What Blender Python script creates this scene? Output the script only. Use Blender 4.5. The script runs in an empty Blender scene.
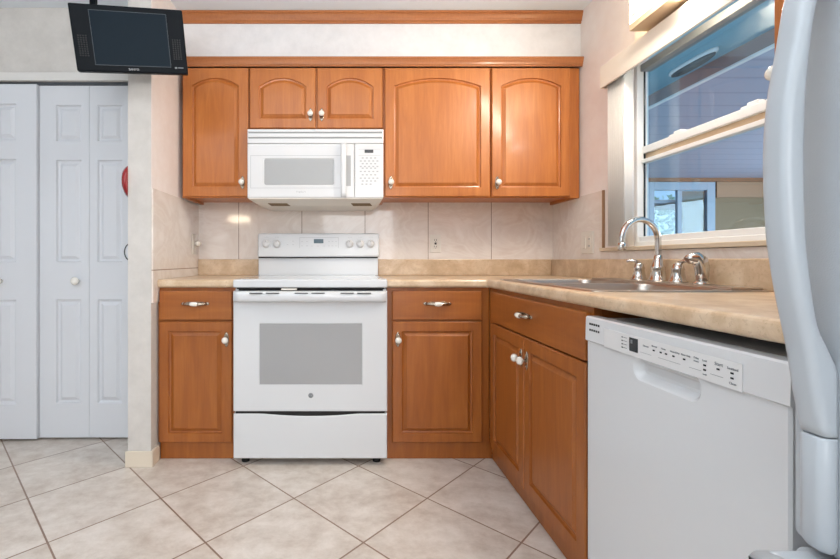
import bpy, bmesh, math, random
from mathutils import Vector, Matrix
random.seed(4)
PI = math.pi
SC = bpy.context.scene
COL = SC.collection

# ------------------------------------------------------------------ camera
CH = 1.012          # eye height
F = 441.0           # focal length in pixels at 840 wide
cd = bpy.data.cameras.new('camera'); cam = bpy.data.objects.new('camera', cd); COL.objects.link(cam)
cam.location = (0, 0, CH); cam.rotation_euler = (PI/2, 0, 0)
cd.sensor_fit = 'HORIZONTAL'; cd.sensor_width = 36; cd.lens = 36*F/840
cd.shift_x = (420-345)/840; cd.shift_y = -(279.5-260)/840
cd.clip_start = .02
SC.camera = cam

# ------------------------------------------------------------------ world, lights, exposure
w = bpy.data.worlds.new('sky'); SC.world = w; w.use_nodes = True
bg = w.node_tree.nodes['Background']; bg.inputs[0].default_value = (.62, .80, 1.0, 1); bg.inputs[1].default_value = 0.9
SC.view_settings.view_transform = 'Standard'; SC.view_settings.look = 'None'
SC.view_settings.exposure = 0.18; SC.view_settings.gamma = 1; SC.view_settings.use_curve_mapping = False

def area(name, loc, target, sx, sy, power, color):
    l = bpy.data.lights.new(name, 'AREA'); l.shape = 'RECTANGLE'; l.size = sx; l.size_y = sy
    l.energy = power; l.color = color
    o = bpy.data.objects.new(name, l); COL.objects.link(o); o.location = loc
    o.rotation_euler = (Vector(target)-Vector(loc)).to_track_quat('-Z', 'Y').to_euler()
    return o
area('kitchen_ceiling_light', (-.15, 1.15, 2.37), (-.15, 1.15, 0), 1.1, .5, 4, (1, .96, .92))
area('dining_ceiling_light', (-1.9, -.6, 2.37), (-1.9, -.6, 0), 1.0, 1.0, 7, (.88, .93, 1))
area('dining_lamp', (-1.60, -1.0, 1.63), (-.7, 2.85, 1.3), .30, .11, 2.2, (1, .84, .62))
area('ceiling_fill_uplight', (-.65, -.1, 1.60), (-.65, -.1, 2.4), .6, .6, 35, (.88, .95, 1))  # added unseen uplight that brightens the ceiling and upper walls
area('rear_fill_light', (.45, -2.35, 1.50), (.0, 2, 1.4), 1.7, 1.5, 40, (.96, .98, 1))  # added fill behind the camera, placed so the refrigerator blocks part of it
area('side_window_daylight', (-3.1, -.3, 1.8), (0, .3, 1.7), 1.8, 1.0, 9, (.40, .70, 1))
area('porch_daylight', (7.9, 3.6, 1.4), (3.0, 4.2, 1.8), 5.0, 2.0, 330, (.82, .92, 1))
area('sink_fixture_light', (1.18, 1.62, 2.05), (.4, 1.9, 1.2), .12, .5, 14, (1, .92, .82))

# ------------------------------------------------------------------ helpers: materials
def lin(c):
    r = []
    for v in c:
        v = v/255.0
        r.append(v/12.92 if v <= .04045 else ((v+.055)/1.055)**2.4)
    return tuple(r)
def base(name, color, rough=.5, metal=0, coat=0, spec=.5, emit=None, es=0):
    m = bpy.data.materials.new(name); m.use_nodes = True
    b = m.node_tree.nodes['Principled BSDF']
    b.inputs['Base Color'].default_value = (*lin(color), 1)
    b.inputs['Roughness'].default_value = rough; b.inputs['Metallic'].default_value = metal
    b.inputs['Coat Weight'].default_value = coat; b.inputs['Coat Roughness'].default_value = .15
    b.inputs['Specular IOR Level'].default_value = spec
    if emit:
        b.inputs['Emission Color'].default_value = (*lin(emit), 1); b.inputs['Emission Strength'].default_value = es
    return m
class N:
    def __init__(s, m): s.t = m.node_tree; s.b = s.t.nodes['Principled BSDF']
    def new(s, typ, **k):
        n = s.t.nodes.new(typ)
        for a, v in k.items(): setattr(n, a, v)
        return n
    def l(s, a, b): s.t.links.new(a, b)
    def m(s, op, a, b=None, c=None):
        n = s.new('ShaderNodeMath', operation=op)
        for i, v in enumerate((a, b, c)):
            if v is None: continue
            if isinstance(v, (int, float)): n.inputs[i].default_value = v
            else: s.l(v, n.inputs[i])
        return n.outputs[0]
    def coord(s, scale=(1, 1, 1), loc=(0, 0, 0)):
        tc = s.new('ShaderNodeNewGeometry'); mp = s.new('ShaderNodeMapping')
        mp.inputs['Scale'].default_value = scale; mp.inputs['Location'].default_value = loc
        s.l(tc.outputs['Position'], mp.inputs['Vector']); return mp.outputs[0]
    def noise(s, vec, scale=5, detail=4, rough=.5, dist=0):
        n = s.new('ShaderNodeTexNoise'); n.inputs['Scale'].default_value = scale; n.inputs['Detail'].default_value = detail
        n.inputs['Roughness'].default_value = rough; n.inputs['Distortion'].default_value = dist
        s.l(vec, n.inputs['Vector']); return n.outputs[0]
    def ramp(s, fac, stops):
        n = s.new('ShaderNodeValToRGB'); e = n.color_ramp.elements
        while len(e) < len(stops): e.new(.5)
        for i, (p, c) in enumerate(stops):
            e[i].position = p; e[i].color = (*lin(c), 1)
        s.l(fac, n.inputs[0]); return n.outputs[0]
    def mix(s, fac, a, b):
        n = s.new('ShaderNodeMix', data_type='RGBA')
        for i, v in ((0, fac), (6, a), (7, b)):
            if isinstance(v, (int, float)): n.inputs[i].default_value = v
            elif isinstance(v, tuple): n.inputs[i].default_value = (*lin(v), 1)
            else: s.l(v, n.inputs[i])
        return n.outputs[2]
    def color(s, c): s.l(c, s.b.inputs['Base Color'])
    def bump(s, h, strength=.2, dist=.002):
        n = s.new('ShaderNodeBump'); n.inputs['Strength'].default_value = strength; n.inputs['Distance'].default_value = dist
        s.l(h, n.inputs['Height']); s.l(n.outputs[0], s.b.inputs['Normal'])

def wood(name, c1, c2, c3, scale=(9, 9, 1.1), rough=.42):
    m = base(name, c2, rough, coat=.25); n = N(m)
    v = n.coord(scale); a = n.noise(v, 2.2, 6, .6, .6)
    b = n.noise(n.coord((70, 70, 3)), 2, 3, .5)
    f = n.m('ADD', n.m('MULTIPLY', a, .75), n.m('MULTIPLY', b, .25))
    n.color(n.ramp(f, [(.3, c1), (.5, c2), (.7, c3)])); n.bump(b, .05, .001)
    return m
M = {}
M['wood'] = wood('maple_wood', (170, 97, 41), (185, 110, 48), (199, 124, 59))
M['wood_h'] = wood('maple_wood_horizontal_grain', (170, 97, 41), (185, 110, 48), (199, 124, 59), (1.1, 1.1, 9))
M['wood_shaded'] = wood('maple_wood_shaded', (141, 76, 24), (157, 88, 30), (171, 101, 39))  # same maple as the uppers, darkened to paint in the dimmer light low down
M['wood_shaded_h'] = wood('maple_wood_shaded_horizontal_grain', (141, 76, 24), (157, 88, 30), (171, 101, 39), (1.1, 1.1, 9))
M['crown'] = wood('stained_crown_wood', (152, 90, 46), (172, 106, 58), (186, 120, 70), (1.1, 1.1, 12))
M['white'] = base('white_enamel', (215, 217, 219), .22, coat=.3)
M['white_bright'] = base('bright_white_enamel', (224, 225, 226), .25, coat=.2)
M['white_soft'] = base('white_plastic', (222, 222, 222), .4)
M['offwhite'] = base('offwhite_plastic', (228, 222, 212), .45)
M['vent_shade_grey'] = base('grey_slot_and_shaded_rail', (150, 152, 152), .5)
M['mw_window'] = base('microwave_window_screen', (172, 174, 175), .3)
M['oven_glass'] = base('grey_oven_glass', (160, 161, 162), .12, coat=.4)
M['cooktop_glass'] = base('white_ceramic_cooktop', (214, 216, 218), .08, coat=.6)
M['chrome'] = base('polished_chrome', (215, 212, 208), .12, metal=1)
M['nickel'] = base('brushed_nickel', (176, 166, 152), .22, metal=1)
M['ceramic'] = base('white_ceramic_knob', (240, 236, 226), .15, coat=.5)
M['black'] = base('black_gap', (14, 13, 13), .6)
M['dark'] = base('dark_display', (40, 46, 50), .2)
M['display'] = base('grey_blue_display', (92, 112, 122), .2)
M['print'] = base('grey_print', (120, 124, 128), .6)
M['print_light'] = base('pale_grey_print', (178, 180, 182), .6)
M['tv'] = base('black_tv_plastic', (7, 13, 19), .5, spec=.12)
M['tv_screen'] = base('dark_tv_screen', (14, 28, 38), .45, spec=.10)
M['tv_bezel'] = base('tv_edge_line', (40, 52, 60), .4)
M['red'] = base('red_enamel', (150, 8, 18), .25, coat=.5)
M['vinyl'] = base('white_window_vinyl', (238, 238, 236), .35)
M['vane'] = base('cream_blind_vane', (242, 236, 228), .5)
M['valance'] = base('cream_valance', (236, 228, 214), .5)
M['sill'] = base('beige_stone_sill', (214, 196, 170), .3)
M['pickled'] = base('pale_wood_rail', (205, 180, 148), .5)
M['diffuser'] = base('glowing_diffuser', (255, 240, 215), .5, emit=(255, 234, 196), es=8)
M['door_white'] = base('white_closet_paint', (216, 218, 222), .5)
M['trim_white'] = base('white_trim_paint', (222, 219, 214), .5)
M['tile_base'] = base('beige_baseboard_tile', (222, 209, 190), .4)
M['porch_ceiling'] = base('pale_blue_porch_ceiling', (150, 196, 212), .7)
M['porch_beam'] = base('taupe_beam', (150, 134, 132), .7)
M['porch_frame'] = base('blue_grey_porch_door_frame', (136, 150, 164), .5)
M['porch_wall'] = base('taupe_porch_wall', (126, 106, 80), .8)
M['porch_brown'] = base('brown_porch_trim', (124, 84, 54), .7)
M['porch_tan'] = base('tan_porch_band', (150, 116, 88), .7)
M['porch_floor'] = base('porch_concrete', (140, 138, 132), .8)
M['leaf'] = base('pale_green_leaf', (150, 186, 150), .6)
M['bark'] = base('bark', (90, 76, 62), .9)
M['fixture_grey'] = base('dark_porch_lamp', (70, 74, 78), .5)
# --- stainless
m = base('stainless_steel', (192, 182, 172), .30, metal=1); n = N(m)
n.bump(n.noise(n.coord((4, 160, 4)), 3, 2), .015, .0003); M['steel'] = m
# --- textured fridge white
m = base('pebbled_white_fridge', (180, 187, 193), .45); n = N(m); n.bump(n.noise(n.coord(), 520, 2), .35, .001); M['fridge'] = m
M['fridge_smooth'] = base('smooth_white_fridge_plastic', (181, 188, 194), .30, coat=.1)
# --- wallpaper
def paper(name, a, b, c, sc=(1, 1, 1)):
    m = base(name, b, .75); n = N(m); f = n.noise(n.coord(sc), 9, 8, .7)
    n.color(n.ramp(f, [(.35, a), (.5, b), (.66, c)])); n.bump(n.noise(n.coord(), 130, 3), .12, .001); return m
M['paper_warm'] = paper('pale_pink_wallpaper', (238, 228, 222), (241, 232, 227), (244, 237, 232))
M['paper_grey'] = paper('grey_linen_wallpaper', (203, 198, 192), (209, 204, 198), (215, 210, 204))
M['paper_soffit'] = paper('white_soffit_wallpaper', (222, 222, 224), (228, 228, 230), (233, 233, 235))
m = base('popcorn_ceiling', (232, 238, 244), .9); n = N(m); n.bump(n.noise(n.coord(), 160, 4, .7), .5, .003); M['ceiling'] = m
# --- laminate
m = base('beige_laminate', (206, 178, 142), .3, coat=.15); n = N(m)
f = n.noise(n.coord(), 11, 7, .62, .4); g = n.noise(n.coord(), 90, 3, .6)
c = n.ramp(f, [(.34, (194, 165, 132)), (.5, (209, 182, 150)), (.64, (223, 200, 172))])
c = n.mix(n.m('MULTIPLY', n.m('GREATER_THAN', g, .6), .25), c, (170, 138, 104)); n.color(c); M['laminate'] = m
# --- marble wall tile, grout lines along an axis
def wall_tile(name, axis, start, step, zline=None, wd=.0022, gloss=.07):
    m = base(name, (214, 202, 192), gloss); n = N(m)
    f = n.noise(n.coord((1, 1, 1.3)), 3.2, 6, .55, 1.4)
    c = n.ramp(f, [(.33, (226, 213, 203)), (.46, (238, 229, 221)), (.52, (231, 220, 211)), (.66, (242, 234, 227))])
    g = n.new('ShaderNodeNewGeometry'); s = n.new('ShaderNodeSeparateXYZ'); n.l(g.outputs['Position'], s.inputs[0])
    mask = None
    if step:
        u = n.m('DIVIDE', n.m('SUBTRACT', s.outputs[axis], start), step)
        fr = n.m('ABSOLUTE', n.m('SUBTRACT', n.m('FRACT', n.m('ADD', u, 100.5)), .5))
        mask = n.m('LESS_THAN', fr, wd/step)
    if zline is not None:
        z = n.m('LESS_THAN', n.m('ABSOLUTE', n.m('SUBTRACT', s.outputs[2], zline)), wd)
        mask = z if mask is None else n.m('MAXIMUM', mask, z)
    if mask is not None:
        c = n.mix(mask, c, (158, 134, 116)); n.bump(n.m('SUBTRACT', 1, mask), .4, .001)
    n.color(c); return m
M['tile_back'] = wall_tile('marble_tile_back', 0, -.685, .407)
M['tile_left'] = wall_tile('marble_tile_left', 1, 0, 0, .962)
M['tile_right'] = wall_tile('marble_tile_right', 1, 1.87, 0, None)
# --- floor tile on the diagonal
m = base('diagonal_floor_tile', (196, 182, 170), .32); n = N(m)
g = n.new('ShaderNodeNewGeometry'); s = n.new('ShaderNodeSeparateXYZ'); n.l(g.outputs['Position'], s.inputs[0])
u = n.m('DIVIDE', n.m('SUBTRACT', s.outputs[0], .066), .5655); v = n.m('DIVIDE', n.m('SUBTRACT', s.outputs[1], 2.166), .587)
a = n.m('ADD', n.m('ADD', u, v), 50.5); b = n.m('ADD', n.m('SUBTRACT', u, v), 50.5)
fa = n.m('ABSOLUTE', n.m('SUBTRACT', n.m('FRACT', a), .5)); fb = n.m('ABSOLUTE', n.m('SUBTRACT', n.m('FRACT', b), .5))
grout = n.m('LESS_THAN', n.m('MINIMUM', fa, fb), .0080)
cid = n.new('ShaderNodeCombineXYZ'); n.l(n.m('FLOOR', n.m('ADD', a, .5)), cid.inputs[0]); n.l(n.m('FLOOR', n.m('ADD', b, .5)), cid.inputs[1])
wn = n.new('ShaderNodeTexWhiteNoise'); n.l(cid.outputs[0], wn.inputs['Vector'])
va = n.new('ShaderNodeVectorMath', operation='ADD'); n.l(n.coord((1, 1.2, 1)), va.inputs[0]); n.l(wn.outputs['Color'], va.inputs[1])
f = n.noise(va.outputs[0], 8, 9, .72, .15)
f = n.m('ADD', f, n.m('MULTIPLY', n.m('SUBTRACT', wn.outputs['Value'], .5), .05))
c = n.ramp(f, [(.32, (188, 173, 160)), (.5, (208, 197, 186)), (.66, (222, 213, 204))])
n.color(n.mix(grout, c, (136, 110, 92))); n.bump(n.m('SUBTRACT', 1, grout), .35, .002); M['floor'] = m
# --- porch ceiling panels
m = base('lilac_porch_panels', (150, 152, 172), .7); n = N(m)
g = n.new('ShaderNodeNewGeometry'); s = n.new('ShaderNodeSeparateXYZ'); n.l(g.outputs['Position'], s.inputs[0])
fr = n.m('LESS_THAN', n.m('FRACT', n.m('MULTIPLY', s.outputs[1], 3.2)), .1)
n.color(n.mix(fr, (168, 172, 190), (156, 160, 178))); M['porch_panels'] = m
# --- window glass
m = bpy.data.materials.new('window_glass'); m.use_nodes = True; t = m.node_tree; t.nodes.clear()
o_ = t.nodes.new('ShaderNodeOutputMaterial'); mx = t.nodes.new('ShaderNodeMixShader'); tr = t.nodes.new('ShaderNodeBsdfTransparent')
gl = t.nodes.new('ShaderNodeBsdfGlossy'); gl.inputs['Roughness'].default_value = .02; lw = t.nodes.new('ShaderNodeLayerWeight'); lw.inputs[0].default_value = .5
pw = t.nodes.new('ShaderNodeMath'); pw.operation = 'POWER'; pw.inputs[1].default_value = 4; ma = t.nodes.new('ShaderNodeMath'); ma.operation = 'MULTIPLY_ADD'; ma.inputs[1].default_value = .6; ma.inputs[2].default_value = .04
tr.inputs[0].default_value = (.86, .95, 1, 1)
t.links.new(lw.outputs['Facing'], pw.inputs[0]); t.links.new(pw.outputs[0], ma.inputs[0]); t.links.new(ma.outputs[0], mx.inputs[0]); t.links.new(tr.outputs[0], mx.inputs[1]); t.links.new(gl.outputs[0], mx.inputs[2]); t.links.new(mx.outputs[0], o_.inputs[0])
M['glass'] = m

# ------------------------------------------------------------------ helpers: geometry
X, Y, Z = Vector((1, 0, 0)), Vector((0, 1, 0)), Vector((0, 0, 1))
def P(px, py, y):                 # a point of the photo at depth y
    return Vector(((px-345)*y/F, y, CH-(py-260)*y/F))
def merge(dst, src, mi=0, smooth=False):
    src.normal_update(); vm = {}
    for v in src.verts: vm[v] = dst.verts.new(v.co)
    for f in src.faces:
        try:
            g = dst.faces.new([vm[v] for v in f.verts]); g.material_index = mi; g.smooth = smooth or f.smooth
        except ValueError: pass
    src.free()
def box(bm, x0, x1, y0, y1, z0, z1, bev=0, mi=0, seg=2):
    t = bmesh.new(); bmesh.ops.create_cube(t, size=1)
    for v in t.verts: v.co = Vector((x0+(v.co.x+.5)*(x1-x0), y0+(v.co.y+.5)*(y1-y0), z0+(v.co.z+.5)*(z1-z0)))
    if bev: bmesh.ops.bevel(t, geom=t.edges[:], offset=bev, segments=seg, profile=.5, affect='EDGES')
    merge(bm, t, mi)
def frame(o, U, V):
    U = Vector(U).normalized(); V = Vector(V).normalized(); Nn = U.cross(V); o = Vector(o)
    return lambda u, v, d=0: o + U*u + V*v + Nn*d
def fbox(bm, fr, u0, u1, v0, v1, d0, d1, bev=0, mi=0, seg=2):   # box in a (u, v, outward) frame
    t = bmesh.new(); bmesh.ops.create_cube(t, size=1)
    for q in t.verts: q.co = Vector((u0+(q.co.x+.5)*(u1-u0), v0+(q.co.y+.5)*(v1-v0), d0+(q.co.z+.5)*(d1-d0)))
    if bev: bmesh.ops.bevel(t, geom=t.edges[:], offset=bev, segments=seg, profile=.5, affect='EDGES')
    for q in t.verts: q.co = fr(*q.co)
    merge(bm, t, mi)
def loft(bm, loops, mi=0, smooth=True, cap0=True, cap1=True, closed=True):
    rs = [[bm.verts.new(p) for p in lp] for lp in loops]; k = len(rs[0])
    for a, b in zip(rs, rs[1:]):
        for i in range(k if closed else k-1):
            j = (i+1) % k
            f = bm.faces.new((a[i], a[j], b[j], b[i])); f.material_index = mi; f.smooth = smooth
    for c, r in ((cap0, rs[0][::-1]), (cap1, rs[-1])):
        if c: f = bm.faces.new(r); f.material_index = mi
def lathe(bm, o, axis, prof, mi=0, seg=20, smooth=True, sq=(1, 1)):
    ax = Vector(axis).normalized(); u = ax.orthogonal().normalized()
    if abs(ax.z) < .5: u = Z.copy()
    v = ax.cross(u); o = Vector(o)
    loft(bm, [[o+ax*h+u*(math.cos(2*PI*i/seg)*r*sq[0])+v*(math.sin(2*PI*i/seg)*r*sq[1]) for i in range(seg)] for r, h in prof], mi, smooth)
def tube(bm, pts, r, mi=0, seg=12, flat=1):
    pts = [Vector(p) for p in pts]; loops = []; up = None
    rr = r if isinstance(r, (list, tuple)) else [r]*len(pts)
    for i, p in enumerate(pts):
        t = (pts[min(i+1, len(pts)-1)]-pts[max(i-1, 0)]).normalized()
        if up is None: up = t.orthogonal().normalized()
        up = (up - t*up.dot(t)).normalized(); s = t.cross(up)
        loops.append([p+up*math.cos(2*PI*k/seg)*rr[i]*flat+s*math.sin(2*PI*k/seg)*rr[i] for k in range(seg)])
    loft(bm, loops, mi)
def rrect(u0, u1, v0, v1, r, k=5):
    o = []
    for cu, cv, a0 in ((u1-r, v1-r, 0), (u0+r, v1-r, 90), (u0+r, v0+r, 180), (u1-r, v0+r, 270)):
        for i in range(k+1):
            a = math.radians(a0+90*i/k); o.append((cu+r*math.cos(a), cv+r*math.sin(a)))
    return o
def inset(poly, d):
    out = []; k = len(poly)
    for i in range(k):
        p0, p, p1 = Vector(poly[i-1]), Vector(poly[i]), Vector(poly[(i+1) % k])
        a = (p-p0).normalized(); b = (p1-p).normalized()
        na, nb = Vector((-a.y, a.x)), Vector((-b.y, b.x)); nn = na+nb
        q = p + nn*(d/max(.35, 1+na.dot(nb))); out.append((q.x, q.y))
    return out
def arch(u0, u1, v0, vs, rise, sh=0, k=14):   # raised-panel outline with an arched top
    o = [(u0, v0), (u1, v0)]
    a, b = u1-sh, u0+sh
    w2 = (a-b)/2; R = (w2*w2+rise*rise)/(2*rise); c = (a+b)/2; th = math.asin(min(1, w2/R))
    for i in range(k+1):
        t = th - 2*th*i/k
        o.append((c+R*math.sin(t), vs+rise-R+R*math.cos(t)))
    return o
def paneled(bm, fr, w, h, t, outlines, profile, edge=.004, mi=0):
    """slab with front at d=t; each outline is a routed panel following profile [(inset, d offset), ...]"""
    tb = bmesh.new()
    def ring(pts, d): return [tb.verts.new(Vector((p[0], p[1], d))) for p in pts]
    rect = lambda e: [(e, e), (w-e, e), (w-e, h-e), (e, h-e)]
    back = ring(rect(0), 0); side = ring(rect(0), t-edge); front = ring(rect(edge), t)
    tb.faces.new(back[::-1])
    def bridge(a, b):
        for i in range(len(a)): j = (i+1) % len(a); tb.faces.new((a[i], a[j], b[j], b[i]))
    bridge(back, side); bridge(side, front)
    es = [tb.edges.get((front[i], front[(i+1) % 4])) for i in range(4)]
    for ol in outlines:
        r0 = ring(ol, t)
        for i in range(len(r0)): es.append(tb.edges.new((r0[i], r0[(i+1) % len(r0)])))
        prev = r0
        for ins, dd in profile:
            r = ring(inset(ol, ins), t+dd); bridge(prev, r); prev = r
        tb.faces.new(prev)
    bmesh.ops.triangle_fill(tb, use_beauty=True, use_dissolve=False, edges=es, normal=(0, 0, 1))
    bmesh.ops.recalc_face_normals(tb, faces=tb.faces[:])
    for q in tb.verts: q.co = fr(*q.co)
    merge(bm, tb, mi)
def textmesh(bm, s, fr, u, v, d, size, mi=0, align='CENTER', depth=.0004):
    c = bpy.data.curves.new('t', 'FONT'); c.body = s; c.size = size; c.align_x = align; c.align_y = 'CENTER'; c.extrude = depth
    c.resolution_u = 2
    o = bpy.data.objects.new('t', c); COL.objects.link(o); bpy.context.view_layer.update()
    me = bpy.data.meshes.new_from_object(o.evaluated_get(bpy.context.evaluated_depsgraph_get()))
    t = bmesh.new(); t.from_mesh(me)
    for q in t.verts: q.co = fr(u+q.co.x, v+q.co.y, d+q.co.z)
    merge(bm, t, mi)
    bpy.data.objects.remove(o); bpy.data.curves.remove(c); bpy.data.meshes.remove(me)

# ------------------------------------------------------------------ helpers: objects
def tag(o, label=None, cat=None, group=None, kind=None):
    for k, v in (('label', label), ('category', cat), ('group', group), ('kind', kind)):
        if v: o[k] = v
    return o
def thing(name, loc, label, cat, group=None):
    o = bpy.data.objects.new(name, None); o.empty_display_size = .05; COL.objects.link(o); o.location = loc
    return tag(o, label, cat, group)
def world_of(o):
    v = Vector((0, 0, 0))
    while o: v += Vector(o.location); o = o.parent
    return v
def obj(name, bm, mats, parent=None, origin=None, recalc=True, local=False):
    if recalc: bmesh.ops.recalc_face_normals(bm, faces=bm.faces[:])
    if parent: off = Vector((0, 0, 0)) if local else world_of(parent)
    elif origin is not None: off = Vector(origin)
    else: off = Vector((0, 0, 0))
    for v in bm.verts: v.co -= off
    me = bpy.data.meshes.new(name); bm.to_mesh(me); bm.free()
    for m in (mats if isinstance(mats, (list, tuple)) else [mats]): me.materials.append(M[m])
    o = bpy.data.objects.new(name, me); COL.objects.link(o)
    if parent: o.parent = parent
    else: o.location = off
    return o
def BM(): return bmesh.new()
def struct(name, bm, mats): return tag(obj(name, bm, mats), kind='structure')
def sbox(name, mat, *a, **k): b = BM(); box(b, *a, **k); return struct(name, b, mat)

# ================================================================== THE ROOM
XL, XR, YB, CZ = -.95, 1.347, 2.85, 2.425
sbox('floor', 'floor', -3.3, 1.36, -2.5, 2.86, -.1, 0)
sbox('ceiling', 'ceiling', -3.3, 1.50, -2.5, 3.0, CZ, CZ+.1)
sbox('wall_back', 'paper_warm', XL-.06, 1.5, YB, YB+.12, 0, CZ)
b = BM(); box(b, XL-.113, XL, 2.16, YB, 0, CZ); struct('wall_left', b, 'paper_grey')
# warm paper on the kitchen side of the left wall, behind the corner
sbox('wall_left_paper', 'paper_warm', XL, XL+.0015, 2.163, YB, 1.364, CZ)
WY0, WY1, WZ0, WZ1 = 1.14, 2.10, 1.075, 1.985
b = BM()
box(b, XR, XR+.085, WY1, YB, 0, CZ); box(b, XR, XR+.085, -2.5, WY0, 0, CZ)
box(b, XR, XR+.085, WY0, WY1, 0, WZ0-.02); box(b, XR, XR+.085, WY0, WY1, WZ1, CZ)
struct('wall_right', b, 'paper_warm')
sbox('wall_soffit', 'paper_soffit', XL+.002, XR, 2.52, YB, 2.159, CZ)
sbox('wall_tile_back', 'tile_back', XL, XR, YB-.008, YB, .90, 1.44)
sbox('wall_tile_left', 'tile_left', XL, XL+.008, 2.165, YB-.008, .80, 1.365)
b = BM(); box(b, XR-.008, XR, 2.292, YB-.008, .90, 1.374); box(b, XR-.008, XR, .70, 2.292, .90, 1.055)
struct('wall_tile_right', b, 'tile_right')
sbox('trim_tile_edge', 'porch_tan', XR-.012, XR, 2.284, 2.292, 1.075, 1.374)
sbox('wall_far_left', 'paper_grey', -3.4, -3.3, -2.5, 2.6, 0, CZ)
b = BM()
box(b, -3.4, XL-.113, 2.53, 2.65, 0, CZ); box(b, -3.4, XL-.113, 2.47, 2.53, 2.012, CZ)
struct('wall_closet', b, 'paper_grey')
sbox('wall_rear', 'paper_warm', -3.4, 1.5, -2.6, -2.5, 0, CZ)
# door head trim and track
b = BM(); box(b, -3.3, XL-.114, 2.455, 2.4695, 2.012, 2.058, .002); struct('trim_closet_head', b, 'trim_white')
b = BM(); box(b, -3.3, XL-.114, 2.478, 2.528, 1.994, 2.0115); struct('trim_closet_track', b, 'fixture_grey')
# baseboard wrapped around the wall end
b = BM(); box(b, XL-.123, XL+.008, 2.148, 2.1595, 0, .078, .003); box(b, XL+.0005, XL+.012, 2.150, 2.235, 0, .078, .003)
struct('baseboard_left', b, 'tile_base')
# crown at the ceiling: stepped moulding profile extruded along x
def molding(bm, x0, x1, y, z0, z1, proj):
    h = z1-z0
    pr = [(0, 0), (.25, 0), (.25, .16), (.45, .22), (.55, .42), (.8, .62), (.86, .66), (.86, .78), (1, .82), (1, 1), (0, 1)]
    loft(bm, [[Vector((x, y-proj*p, z0+h*q)) for p, q in pr] for x in (x0, x1)], smooth=False)
b = BM(); molding(b, -.930, XR, 2.52, 2.361, CZ-.001, .028); struct('trim_ceiling_crown', b, 'crown')
b = BM(); molding(b, -.930, XR-.002, 2.50, 2.108, 2.158, .018); struct('trim_cabinet_crown', b, 'crown')

# ---------------------------------------------------- window
b = BM(); GX = 1.40
def wframe(bm, x0, x1, y0, y1, z0, z1, s, bev=.003):
    box(bm, x0, x1, y0, y0+s, z0, z1, bev); box(bm, x0, x1, y1-s, y1, z0, z1, bev)
    box(bm, x0, x1, y0+s, y1-s, z0, z0+s, bev); box(bm, x0, x1, y0+s, y1-s, z1-s, z1, bev)
wd = struct('window_1', (lambda q: (wframe(q, 1.375, 1.430, WY0+.002, WY1-.002, WZ0, WZ1-.001, .022), q)[1])(b), 'vinyl')
b = BM()   # upper and lower sash rails
box(b, 1.40, 1.43, WY0+.024, WY1-.024, 1.512, 1.545, .003); box(b, 1.415, 1.435, WY0+.024, WY1-.024, 1.484, 1.512, .002, 1)
box(b, 1.395, 1.43, WY0+.024, WY1-.024, 1.466, 1.484, .002)
box(b, 1.385, 1.43, WY0+.024, WY1-.024, WZ0+.022, 1.122, .003); box(b, 1.39, 1.44, WY0+.024, WY1-.024, 1.897, 1.93, .003, 2)  # top rail greyed, painting in the shade under the valance
box(b, 1.405, 1.412, WY1-.029, WY1-.024, 1.12, 1.90, .001, 3)
box(b, 1.405, 1.43, WY0+.024, WY0+.034, 1.12, 1.90, .001, 3)
obj('sash', b, ['vinyl', 'pickled', 'vent_shade_grey', 'dark'], wd)
for y in (1.865, 1.52):
    b = BM(); box(b, 1.402, 1.425, y-.045, y+.045, 1.543, 1.552, .003); box(b, 1.404, 1.424, y-.022, y+.022, 1.55, 1.561, .004)
    obj('sash_latch', b, 'vinyl', wd)
b = BM(); box(b, 1.418, 1.420, WY0+.03, WY1-.03, 1.545, 1.897); obj('upper_pane', b, 'glass', wd)
b = BM(); box(b, 1.418, 1.420, WY0+.03, WY1-.03, 1.122, 1.466); obj('lower_pane', b, 'glass', wd)
b = BM(); box(b, 1.322, 1.43, 1.04, 2.296, 1.0565, 1.0748, .003); obj('window_sill', b, 'sill', wd)

# ---------------------------------------------------- the porch beyond the window
sbox('ceiling_porch', 'porch_ceiling', 1.51, 2.86, 0, 7.7, 2.56, 2.62)
sbox('trim_porch_beam', 'porch_beam', 2.86, 2.885, 0, 7.7, 2.452, 2.62)
sbox('trim_porch_beam_edge', 'vinyl', 2.85, 2.886, 0, 7.7, 2.438, 2.451)
sbox('ceiling_porch_panels', 'porch_panels', 2.887, 9.2, 0, 7.7, 2.44, 2.52)
sbox('floor_porch', 'porch_floor', 1.51, 16, 0, 22, -.14, -.02)
EY = 7.70
b = BM(); box(b, 1.51, 5.24, EY, EY+.1, -.02, 2.6); box(b, 6.46, 9.2, EY, EY+.1, -.02, 2.6); box(b, 5.24, 6.46, EY, EY+.1, 2.39, 2.6)
struct('wall_porch', b, 'porch_wall')
sbox('trim_porch_head', 'porch_brown', 1.51, 9.2, EY-.05, EY-.002, 2.375, 2.438)
sbox('trim_porch_band', 'porch_tan', 6.47, 9.2, EY-.03, EY-.002, 2.10, 2.372)
b = BM(); wframe(b, EY-.02, EY+.06, 5.25, 6.45, -.02, 2.372, .14)
for v in b.verts: v.co = Vector((v.co.y, v.co.x, v.co.z))
box(b, 5.80, 5.88, EY-.01, EY+.05, .12, 2.23, .005)
pd = struct('door_porch', b, 'porch_frame')
b = BM(); box(b, 5.39, 5.80, EY+.02, EY+.026, .12, 2.232); box(b, 5.88, 6.31, EY+.02, EY+.026, .12, 2.232); obj('pane', b, 'glass', pd)
b = BM(); box(b, 5.90, 6.30, EY+.03, EY+.04, .13, 2.22); obj('dark_interior_sheet', b, 'porch_wall', pd)  # dark sheet painted in for the unlit interior behind the glass
# awning outside that door
b = BM(); box(b, 4.8, 7.2, EY+.11, EY+1.2, 2.02, 2.08, .01); aw = struct('ceiling_awning', b, 'porch_beam')
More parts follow.
